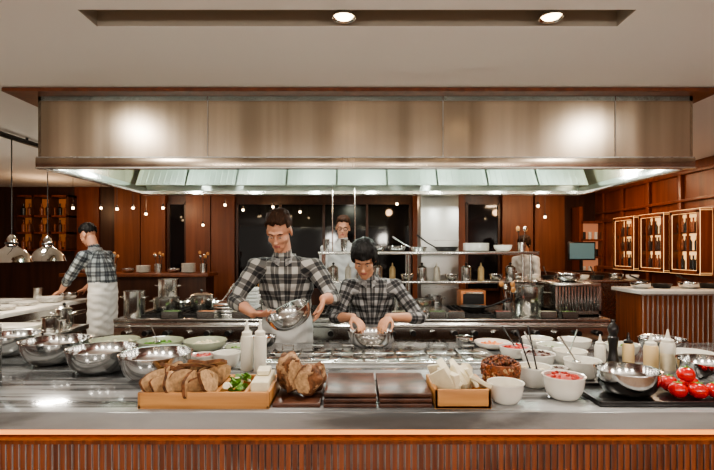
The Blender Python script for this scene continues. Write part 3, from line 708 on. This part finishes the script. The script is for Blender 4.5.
for c_,r_,rz,sd in [((-.265,1.89,Z+.095),(.050,.090,.078),.5,3),((-.178,1.86,Z+.076),(.044,.095,.060),-.45,9)]:
    q=MB('rustic_loaf',c_); q.sph((0,0,0),r_,CRUST,56)
    ci=q.mi(CRUMB); fi=q.mi(FLOUR)
    for v in q.bm.verts:
        v.co+=noise.noise_vector(v.co*24+Vector((sd,0,0)))*.014+noise.noise_vector(v.co*70+Vector((sd,0,0)))*.005
        if v.co.y<-.065: v.co.y=-.065+(v.co.y+.065)*.15
        v.co.z=max(v.co.z,-r_[2]+.002)
    for f in q.bm.faces:
        cc=f.calc_center_median()
        if cc.y<-.0655: f.material_index=ci
        elif noise.noise(cc*30+Vector((sd,4,0)))>.12: f.material_index=fi
    q.done(rot=(0,0,rz),ang=60)
for x0,x1 in ((-.122,.073),(.081,.276)):
    q=MB('walnut_board_stack',(0,0,Z))
    for k in range(3):
        j=random.uniform(-.002,.002); q.b2(x0+j,x1+j,1.745+abs(j),2.04,k*.019,k*.019+.016,BOARDW,.004)
    q.done()
tray('wooden_tray',.284,.49,1.735,1.96,.07)
q=MB('cheese_wedges')
for k in range(13):
    q.box((.325+(k%7)*.021,1.80+(k//7)*.07+random.uniform(-.02,.02),Z+.07+random.uniform(0,.045)),(random.uniform(.014,.030),.08+random.uniform(0,.04),random.uniform(.05,.095)),CHEESE,(R(random.uniform(-35,35)),R(-30+random.uniform(-28,28)),R(random.uniform(-50,50))),.004)
q.done()
q=MB('nut_bowl',(.592,1.965,Z)); q.lathe([(0,0),(.05,0),(.07,.03),(.078,.115),(.075,.116),(.066,.032),(.048,.006),(0,.006)],NUTM)
for k in range(230):
    a=random.uniform(0,6.283); rr=.074*math.sqrt(random.random()); z=.108+.03*(1-(rr/.074)**2)+random.uniform(-.004,.004)
    q.sph((rr*math.cos(a),rr*math.sin(a),z),(.0085,.006,.005),random.choice([NUTM,CRUST,BEAN]),8,(random.random()*3,random.random()*3,random.random()*3))
for k in range(170):
    a=random.uniform(0,6.283); z=random.uniform(.035,.108); rr=.068+.008*(z/.11)
    q.sph((rr*math.cos(a),rr*math.sin(a),z),(.008,.006,.006),random.choice([NUTM,CRUST,CRUMB]),8,(random.random()*3,random.random()*3,0))
q.done()
bowl('white_bowl',.565,1.81,Z,.066,.075,WHITEC,.5,CHEESE)
bowl('white_bowl',.752,2.02,Z,.068,.085,WHITEC,.75,CHEESE); bowl('white_bowl',.808,1.86,Z,.077,.088,WHITEC,.9,REDP)
bowl('white_bowl',1.02,2.156,Z,.078,.08,WHITEC); bowl('white_bowl',1.065,2.38,Z,.078,.075,WHITEC,.6,CHEESE); bowl('white_bowl',.91,2.17-.03,Z,.035,.05,WHITEC,.85,BEAN)
bowl('white_bowl',1.045,2.56,Z,.075,.07,WHITEC,.6,GREEN); bowl('white_bowl',.85,2.56,Z,.08,.06,WHITEC,.9,REDP); bowl('white_dish',.80,2.82,Z,.10,.035,WHITEC,.5,ORANGE); bowl('white_bowl',1.26,2.76,Z,.09,.06,WHITEC); bowl('white_bowl',1.06,2.80,Z,.085,.06,WHITEC,.6,CHEESE)
bowl('white_bowl',.89,2.34,Z,.078,.07,WHITEC,.9,BEAN); bowl('steel_mixing_bowl',.64,2.84,Z,.05,.06,STEEL_BOWL); bowl('white_bowl',1.46,2.62,Z,.085,.06,WHITEC,.6,GREEN); bowl('steel_mixing_bowl',1.72,2.68,Z,.12,.08,STEEL_BOWL)
for a,b,m in [((.74,2.03,Z+.07),(.70,2.08,Z+.23),BLACK),((.76,2.01,Z+.07),(.74,2.06,Z+.25),BLACK),((1.0,2.17,Z+.07),(.96,2.25,Z+.17),STEEL_BOWL),((.85,2.56,Z+.06),(.80,2.62,Z+.16),BLACK),((1.06,2.38,Z+.06),(1.13,2.44,Z+.17),STEEL_BOWL),((.89,2.34,Z+.06),(.84,2.39,Z+.17),STEEL_BOWL)]: spoon('serving_spoon',a,b,m)
q=MB('black_serving_tray',(0,0,Z)); q.b2(.895,1.42,1.755,2.01,0,.010,BLACK,.004)
for a in ((.895,1.42,1.755,1.765),(.895,1.42,2.0,2.01),(.895,.905,1.755,2.01),(1.41,1.42,1.755,2.01)): q.b2(*a,.008,.02,BLACK,.002)
q.done()
bowl('steel_mixing_bowl',1.07,1.885,Z+.0105,.118,.095,STEEL_BOWL)
q=MB('tomatoes',(0,0,Z+.010))
for x,y,z,r in ((1.235,1.83,.032,.033),(1.305,1.82,.032,.034),(1.375,1.83,.03,.032),(1.25,1.91,.035,.036),(1.33,1.90,.034,.035),(1.29,1.865,.083,.032)):
    q.sph((x,y,z),(r,r,r*.88),RED,24)
    for v in q.last:
        a=math.atan2(v.co.y-y,v.co.x-x); k=1+.05*math.cos(5*a); v.co.x=x+(v.co.x-x)*k; v.co.y=y+(v.co.y-y)*k
    for j in range(5):
        a=j*1.257; q.sph((x+.009*math.cos(a),y+.009*math.sin(a),z+r*.88),(.010,.003,.0015),GREEN,6,(0,0,a))
    q.tube([(x,y,z+r*.8),(x+.003,y,z+r*1.1)],.002,GREEN,6)
q.done()
bowl('steel_mixing_bowl',1.53,2.06,Z,.125,.10,STEEL_BOWL)
bowl('white_bowl',1.66,2.36,Z,.10,.07,WHITEC)
q=MB('pepper_mill',(1.275,2.37,Z)); q.lathe([(0,0),(.029,0),(.030,.02),(.022,.05),(.019,.09),(.024,.13),(.026,.145),(.018,.155),(.020,.165),(.026,.18),(.024,.20),(.012,.215),(.009,.222),(.010,.23),(0,.235)],BLACK,seg=28); q.done()
bottle('squeeze_bottle',1.205,2.36,Z,.026,.16,WPLAST); bottle('squeeze_bottle',1.345,2.36,Z,.027,.17,YPLAST,BLACK)
bottle('squeeze_bottle',1.408,2.28,Z,.032,.18,YPLAST,WPLAST); bottle('squeeze_bottle',1.482,2.27,Z,.033,.20,WPLAST,None,CHEESE)
bowl('steel_mixing_bowl',.08,2.85,Z,.135,.095,STEEL_BOWL,.45,CHEESE)
mb=bowl('steel_mixing_bowl',-.372,2.845,1.055,.135,.10,STEEL_BOWL,rot=(R(12),R(-24),0))

# ------------------------------------------------------------------ world & camera
w=bpy.data.worlds.new('w'); scene.world=w; w.use_nodes=True
w.node_tree.nodes['Background'].inputs[0].default_value=(1,.90,.78,1); w.node_tree.nodes['Background'].inputs[1].default_value=.6
scene.view_settings.look='AgX - Medium High Contrast'
cam=bpy.data.cameras.new('camera'); co=bpy.data.objects.new('camera',cam); scene.collection.objects.link(co)
co.location=(0,0,1.5); co.rotation_euler=(R(90),0,0); cam.sensor_width=36; cam.clip_start=.05
cam.lens=24.0; cam.shift_y=15/714
scene.camera=co
